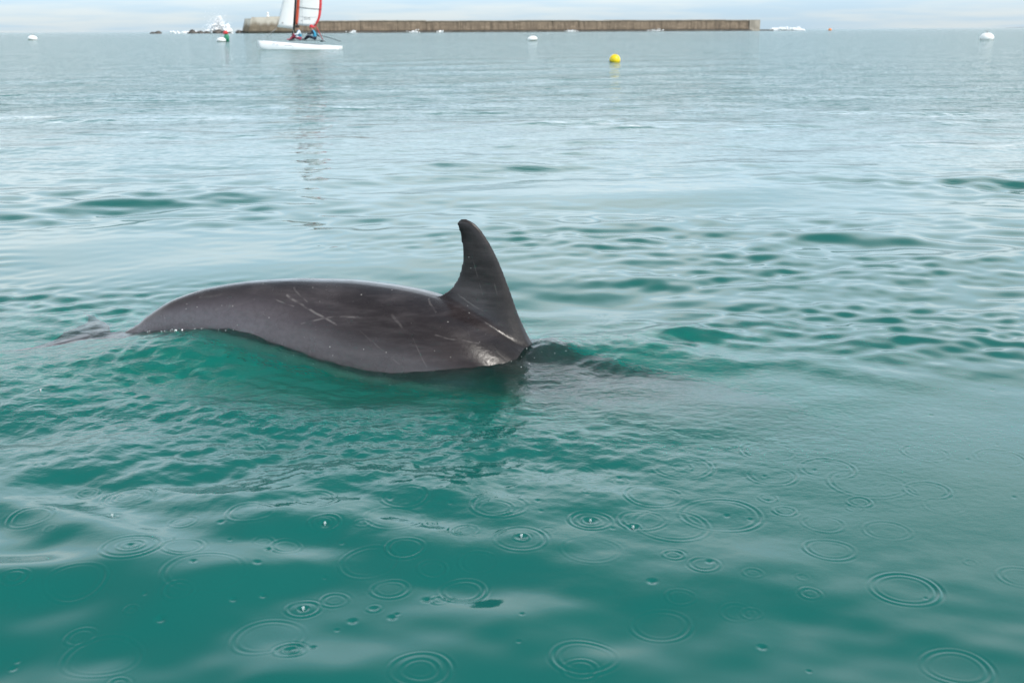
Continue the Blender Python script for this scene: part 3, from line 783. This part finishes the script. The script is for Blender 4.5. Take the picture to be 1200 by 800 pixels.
def hull(side):
    bm = bmesh.new()
    n, seg = 26, 14
    rings = []
    for i in range(n + 1):
        t = i / n
        x = -2.3 + 4.45 * t
        top = 0.24 + 0.19 * t ** 1.3 + 0.02 * math.sin(math.pi * t)
        bot = -0.10 + 0.20 * max(0, (t - 0.86) / 0.14) ** 2 + 0.14 * max(0, (0.2 - t) / 0.2) ** 2
        w = 0.155 * (min(1, (t + 0.03) / 0.35) ** 0.5) * max(0.10, 1 - max(0, (t - 0.55) / 0.47) ** 2)
        ring = []
        for k in range(seg):
            a = 2 * math.pi * k / seg
            sy, sz = math.cos(a), math.sin(a)
            yy = w * math.copysign(abs(sy) ** 0.7, sy)
            zz = (top + bot) / 2 + (top - bot) / 2 * math.copysign(abs(sz) ** 0.8, sz)
            ring.append(bm.verts.new((x + 0.10 * t * (zz - 0.2), side * 1.12 + yy, zz + PITCH_UP * x)))
        rings.append(ring)
    for a, b in zip(rings, rings[1:]):
        for k in range(seg): bm.faces.new((a[k], a[(k + 1) % seg], b[(k + 1) % seg], b[k]))
    bm.faces.new(rings[0]); bm.faces.new(rings[-1])
    h_ = from_bm('hull', bm, M_hull, cat)
    # maker's print along the outer side, a few small grey marks
    for x, w_, z in ((1.25, 0.10, 0.36), (1.05, 0.06, 0.30), (0.60, 0.09, 0.28), (0.47, 0.09, 0.275), (0.33, 0.12, 0.27), (0.22, 0.05, 0.20)):
        bm = bmesh.new(); box_bm(bm, (x, side * (1.12 + 0.15), z - 0.05 + PITCH_UP * x), (w_, 0.02, 0.035))
        from_bm('hull_marking', bm, M_print, h_, smooth=False)
    bm = bmesh.new(); box_bm(bm, (-2.33, side * 1.12, -0.05), (0.08, 0.03, 0.42)); bmesh.ops.bevel(bm, geom=bm.edges[:], offset=0.012, segments=1)
    from_bm('rudder', bm, M_hull, cat, smooth=False)
for sd in (-1, 1): hull(sd)
for x in (0.38, -1.35):
    bm = bmesh.new(); tube_bm(bm, [(x, -1.2, 0.50 + PITCH_UP * x), (x, 1.2, 0.50 + PITCH_UP * x)], 0.05, 10)
    from_bm('crossbeam', bm, M_mast, cat)
bm = bmesh.new(); box_bm(bm, (-0.48, 0, 0.485), (1.66, 2.0, 0.015)); from_bm('trampoline', bm, M_mesh, cat, smooth=False)
bm = bmesh.new(); tube_bm(bm, [(-2.28, -1.12, 0.42), (-1.7, -0.6, 0.60), (-1.2, 0.1, 0.78)], 0.016, 6); from_bm('tiller', bm, M_mast, cat)
def mx(z): return 0.34 - 0.115 * (z - 0.5)          # the mast rakes aft
bm = bmesh.new(); tube_bm(bm, [(mx(0.55), 0, 0.55), (mx(4), 0, 4), (mx(7.6), 0, 7.6)], [0.075, 0.07, 0.045], 12); from_bm('mast', bm, M_mast, cat)

def sheet(name, fn, nu, nv, mat, parent, thick=0.004):
    bm = bmesh.new()
    g1 = [[bm.verts.new(fn(i / nu, j / nv, thick)) for j in range(nv + 1)] for i in range(nu + 1)]
    g2 = [[bm.verts.new(fn(i / nu, j / nv, -thick)) for j in range(nv + 1)] for i in range(nu + 1)]
    for i in range(nu):
        for j in range(nv):
            bm.faces.new((g1[i][j], g1[i + 1][j], g1[i + 1][j + 1], g1[i][j + 1]))
            bm.faces.new((g2[i][j], g2[i][j + 1], g2[i + 1][j + 1], g2[i + 1][j]))
    for i in range(nu):
        for j in (0, nv): bm.faces.new((g1[i][j], g1[i + 1][j], g2[i + 1][j], g2[i][j]))
    for j in range(nv):
        for i in (0, nu): bm.faces.new((g1[i][j], g1[i][j + 1], g2[i][j + 1], g2[i][j]))
    return from_bm(name, bm, mat, parent)

def main_pt(c, v, off):
    # c: 0 luff .. 1 leech, v: 0 foot .. 1 head
    z = 1.38 + 5.9 * v - 0.10 * c * (1 - v) - 0.05 * math.sin(math.pi * c) * (1 - v) ** 4
    width = 1.30 + 0.46 * math.sin(math.pi * min(1, v * 1.6 + 0.05)) * 0.55 - 1.2 * max(v, 0) ** 1.6
    if v < 0.10: width -= 0.16 * (1 - v / 0.10) ** 2
    x = mx(z) - 0.07 - max(width, 0.12) * c
    belly = 0.16 * math.sin(math.pi * c ** 0.8) * (1 - 0.5 * v)
    return (x, belly + 0.18 * c + off, z)
ms = sheet('mainsail', lambda c, v, o: main_pt(0.13 + 0.77 * c, v, o), 12, 40, M_sail, cat)
sheet('luff_panel', lambda c, v, o: main_pt(0.008 + 0.122 * c, v, o * 1.6), 3, 40, M_sailorange, ms)
sheet('leech_panel', lambda c, v, o: main_pt(0.90 + 0.10 * c, v, o * 1.6), 3, 40, M_sailred, ms)
sheet('foot_panel', lambda c, v, o: main_pt(0.78 + 0.22 * c, -0.026 + 0.026 * v, o * 1.4), 8, 2, M_sailred, ms)
for v in (0.155, 0.30, 0.45, 0.60, 0.75, 0.88):
    bm = bmesh.new(); tube_bm(bm, [main_pt(c, v + 0.012 * (0.5 - c), 0.012) for c in np.linspace(0.10, 0.99, 12)], 0.017, 6)
    from_bm('batten', bm, M_mast, ms)
bm = bmesh.new(); tube_bm(bm, [main_pt(c, 0.075 + 0.004 * c, 0.008) for c in np.linspace(0.15, 0.86, 10)], 0.010, 6); from_bm('seam', bm, M_print, ms)
for (c0, v0, w_, h_) in ((0.42, 0.073, 0.16, 0.05), (0.56, 0.071, 0.12, 0.05), (0.46, 0.060, 0.22, 0.03), (0.28, 0.040, 0.06, 0.06), (0.60, 0.058, 0.10, 0.03)):
    P = main_pt(c0, v0, 0)
    bm = bmesh.new(); box_bm(bm, (P[0], P[1], P[2]), (w_, 0.030, h_)); from_bm('sail_marking', bm, M_print, ms, smooth=False)
def jib_pt(c, v, off):
    z = 1.22 - 0.10 * c + (5.1 + 0.1 * c) * v
    luff_x = 1.16 - 0.115 * 0 - (1.16 - mx(6.3) - 0.05) * v ** 0.94
    leech_x = mx(z) + 0.03
    return (luff_x + (leech_x - luff_x) * c, 0.09 * math.sin(math.pi * c) * (1 - v) + 0.10 * c * (1 - v) + off, z)
jb = sheet('jib', jib_pt, 10, 24, M_sail, cat)
P = jib_pt(0.28, 0.05, 0)
bm = bmesh.new(); box_bm(bm, P, (0.10, 0.05, 0.08)); from_bm('sail_marking', bm, M_print, jb, smooth=False)
def stay(a, b, r=0.008, m=None):
    bm = bmesh.new(); tube_bm(bm, [a, b], r, 5); return from_bm('stay', bm, m or M_steel, cat)
for sd in (-1, 1):
    stay((mx(6.3), 0, 6.3), (-0.35, sd * 1.12, 0.5))
    stay((1.9, sd * 1.12, 0.60), (1.22, 0, 1.15))
stay((1.22, 0, 1.15), (mx(6.35), 0, 6.35))
stay(main_pt(1, 0, 0), (-1.35, 0, 0.52), 0.022, M_sailred)
stay(jib_pt(1, 0, 0), (0.2, 0.25, 0.52), 0.012, M_rope)

# ------------------------------------------------------------------ the crew
def skin_person(name, joints, edges, hip, loc, rz, mats, paintfn, label):
    me = bpy.data.meshes.new(name)
    keys = list(joints)
    me.from_pydata([joints[k][0] for k in keys], [(keys.index(a), keys.index(b)) for a, b in edges], [])
    o = bpy.data.objects.new(name, me); COL.objects.link(o)
    sk = o.modifiers.new('skin', 'SKIN')
    for i, k in enumerate(keys):
        sv = me.skin_vertices[0].data[i]
        r = joints[k][1]
        sv.radius = r if isinstance(r, tuple) else (r, r)
        sv.use_root = (k == hip)
    ss = o.modifiers.new('sub', 'SUBSURF'); ss.levels = 2; ss.render_levels = 2
    dg = bpy.context.evaluated_depsgraph_get(); dg.update()
    me2 = bpy.data.meshes.new_from_object(o.evaluated_get(dg))
    bpy.data.objects.remove(o); bpy.data.meshes.remove(me)
    me2.materials.clear()
    for m in mats: me2.materials.append(m)
    for p in me2.polygons:
        p.material_index = paintfn(p.center); p.use_smooth = True
    o = bpy.data.objects.new(name, me2); COL.objects.link(o)
    o.location = loc; o.rotation_euler = (0, 0, rz)
    tag(o, label, 'person', 'crew of the catamaran')
    return o

M_skin = paint('skin', (0.48, 0.27, 0.19), 0.6, 0.08, 8)
M_blue = paint('vest_blue', (0.03, 0.26, 0.42), 0.8, 0.2, 9)
M_navy = paint('wetsuit_navy', (0.012, 0.016, 0.035), 0.6, 0.2, 9)
M_wsleeve = paint('sleeve_white', (0.66, 0.72, 0.78), 0.8, 0.1, 9)
M_pink = paint('trousers_crimson', (0.34, 0.045, 0.08), 0.8, 0.15, 9)
M_hair = paint('hair_dark', (0.03, 0.018, 0.014), 0.7, 0.3, 20)
M_helmet = paint('helmet_red', (0.55, 0.02, 0.03), 0.35, 0.08, 9)

# seated on the trampoline edge, facing local +X, feet forward
def seated(lean, headturn, reach):
    # reach: hand positions
    l = lean
    J = {'pelvis': ((0, 0, 0.13), (0.15, 0.12)), 'waist': ((0.0 + 0.10 * l, 0, 0.27), (0.14, 0.11)), 'chest': ((0.02 + 0.26 * l, 0, 0.43), (0.165, 0.125)),
         'neck': ((0.03 + 0.40 * l, 0, 0.565), 0.058), 'jaw': ((0.06 + 0.45 * l, headturn * 0.02, 0.64), (0.075, 0.078)), 'skull': ((0.045 + 0.48 * l, headturn * 0.01, 0.715), (0.086, 0.095)), 'crown': ((0.035 + 0.50 * l, 0, 0.775), (0.06, 0.066)),
         'nose': ((0.15 + 0.46 * l, headturn * 0.05, 0.675), 0.016)}
    E_ = [('pelvis', 'waist'), ('waist', 'chest'), ('chest', 'neck'), ('neck', 'jaw'), ('jaw', 'skull'), ('skull', 'crown'), ('jaw', 'nose')]
    for sd, nm in ((1, 'l'), (-1, 'r')):
        hx, hy, hz = reach[nm]
        sh = Vector((0.02 + 0.30 * l, sd * 0.19, 0.49)); hand = Vector((hx, hy, hz))
        el = (sh + hand) / 2 + Vector((-0.05, sd * 0.07, -0.08))
        J['sh' + nm] = (tuple(sh), 0.068); J['el' + nm] = (tuple(el), 0.046); J['wr' + nm] = (tuple(el.lerp(hand, 0.85)), 0.032); J['ha' + nm] = (tuple(hand), (0.042, 0.025))
        d = (hand - el).normalized()
        for q_, (oy, ln) in enumerate(((-0.030, 0.06), (-0.010, 0.075), (0.012, 0.07), (0.032, 0.055))):
            J['f%d%s' % (q_, nm)] = (tuple(hand + d * ln + Vector((0, oy, -0.02))), 0.010); E_.append(('ha' + nm, 'f%d%s' % (q_, nm)))
        J['th' + nm] = (tuple(hand + Vector((0.01, -sd * 0.055, 0.01))), 0.011); E_.append(('ha' + nm, 'th' + nm))
        J['hip' + nm] = ((0.03, sd * 0.10, 0.11), 0.10); J['kn' + nm] = ((0.42, sd * 0.14, 0.27 if sd > 0 else 0.20), 0.066); J['an' + nm] = ((0.62, sd * 0.13, 0.055), 0.042); J['to' + nm] = ((0.78, sd * 0.14, 0.06), (0.042, 0.03))
        E_ += [('chest', 'sh' + nm), ('sh' + nm, 'el' + nm), ('el' + nm, 'wr' + nm), ('wr' + nm, 'ha' + nm), ('pelvis', 'hip' + nm), ('hip' + nm, 'kn' + nm), ('kn' + nm, 'an' + nm), ('an' + nm, 'to' + nm)]
    return J, E_

def make_crew(name_label, lean, reach, loc, rz, torso, arms, legs, hat):
    J, E_ = seated(lean, 0.3, reach)
    def pf(c):
        if c.z > 0.60: return 0
        if c.z > 0.555 and abs(c.y) < 0.07: return 0
        if c.x > 0.30 * 1 and c.z < 0.42 and abs(c.y) < 0.26: return 3
        if c.z < 0.20 and abs(c.y) < 0.24: return 3
        if abs(c.y) > 0.165: return 2
        return 1
    o = skin_person('person', J, E_, 'pelvis', loc, rz, [M_skin, torso, arms, legs], pf, name_label)
    hc = Vector(J['skull'][0])
    bm = bmesh.new()
    lathe_bm(bm, [(0.118, -0.03), (0.122, 0.02), (0.112, 0.07), (0.08, 0.108), (0.035, 0.125), (0, 0.128)], 18, Matrix.Translation(hc + Vector((-0.008, 0, 0.01))))
    h_ = from_bm('helmet' if hat is M_helmet else 'hair', bm, hat, o)
    for sd in (-1, 1):
        bm = bmesh.new(); bmesh.ops.create_icosphere(bm, subdivisions=1, radius=0.012, matrix=Matrix.Translation(Vector(J['jaw'][0]) + Vector((0.082, sd * 0.032, 0.035))))
        from_bm('eye', bm, M_hair, o)
    return o
c_, s_ = math.cos(R(184)), math.sin(R(184))
def boat(x, y, z): return (-12.0 + x * c_ - y * s_, 67.5 + x * s_ + y * c_, z)
make_crew('person with dark hair in a blue vest sitting close to the mast', 0.25, {'l': (0.42, 0.22, 0.34), 'r': (0.38, -0.20, 0.30)}, boat(-0.20, 0.85, 0.492), R(184 + 12), M_blue, M_wsleeve, M_pink, M_hair)
make_crew('person with a red helmet and dark wetsuit sitting nearer the stern', 0.35, {'l': (0.40, 0.10, 0.36), 'r': (-0.10, -0.42, 0.22)}, boat(-1.02, 0.80, 0.492), R(184 - 8), M_blue, M_navy, M_navy, M_helmet)

# ------------------------------------------------------------------ foam and drops round the dolphin
qd = Nodes('clear_drop')
pd = qd.n('ShaderNodeBsdfPrincipled'); pd.inputs['Base Color'].default_value = (0.75, 0.85, 0.85, 1); pd.inputs['Roughness'].default_value = 0.08; pd.inputs['IOR'].default_value = 1.33
pd.inputs['Transmission Weight'].default_value = 0.6
qd.l(pd.outputs[0], qd.out.inputs['Surface'])
M_drop = qd.m
for (cx, cy_, s_), hz in zip(DOTS, DOT_H):
    if s_ < 1.25: continue
    bm = bmesh.new(); lathe_bm(bm, [(0, -0.006), (0.0022, -0.003), (0.0011, 0.001), (0.0022, 0.0035), (0.0028, 0.006), (0.0021, 0.0085), (0, 0.0095)], 12)
    o = from_bm('raindrop_splash', bm, M_drop)
    o.location = (cx, cy_, hz)
    tag(o, 'bead of water leaping from the centre of a rain ring', 'splash', 'raindrop splashes')
DROPS = [o for o in COL.objects if o.name.startswith('raindrop_splash')]

# bubbles and scraps of foam along the waterline of the back, and the film of water sheeting off ahead of the fin
def sea_h(px, py):
    k = np.argmin((SEA['x'] - px) ** 2 + (SEA['y'] - py) ** 2); return float(SEA['h'][k])
def d2w(u, v): return (D_ORG.x + u * dcos + v * dsin, D_ORG.y + u * dsin - v * dcos)
gf = random.Random(12)
verts, faces = [], []
base = bmesh.new(); bmesh.ops.create_icosphere(base, subdivisions=1, radius=1.0)
bv = [v.co.copy() for v in base.verts]; bf = [[v.index for v in f.verts] for f in base.faces]; base.free()
def fleck(u, v, r, flat):
    px, py = d2w(u, v); pz = sea_h(px, py); n0 = len(verts)
    for w in bv: verts.append((px + w.x * r * gf.uniform(0.8, 1.3), py + w.y * r * gf.uniform(0.8, 1.3), pz + w.z * r * flat))
    faces.extend([[k + n0 for k in f] for f in bf])
for _ in range(30):      # by the tail stock
    u = gf.choice((gf.uniform(0.10, 0.46), gf.gauss(0.22, 0.03), gf.gauss(0.31, 0.02))); wv = float(pchip(ST[:, 0], ST[:, 3], np.array([u]))[0])
    fleck(u, wv * 0.92 + abs(gf.gauss(0, 0.022)), gf.choice((0.001, 0.0014, 0.002, 0.0032)), 0.45)
for _ in range(16):      # streak under the flank
    u = gf.uniform(0.5, 1.05); wv = float(pchip(ST[:, 0], ST[:, 3], np.array([u]))[0])
    fleck(u, wv + 0.02 + abs(gf.gauss(0, 0.05)), gf.uniform(0.0007, 0.0018), 0.4)
for _ in range(14):      # ahead of the fin
    fleck(gf.uniform(1.36, 1.55), gf.uniform(-0.05, 0.24), gf.uniform(0.0008, 0.0018), 0.6)
me = bpy.data.meshes.new('foam'); me.from_pydata(verts, [], faces)
fo = link('foam', me, M_foam)
tag(fo, 'specks of white foam and bubbles along the dolphin waterline', 'foam', kind='stuff')
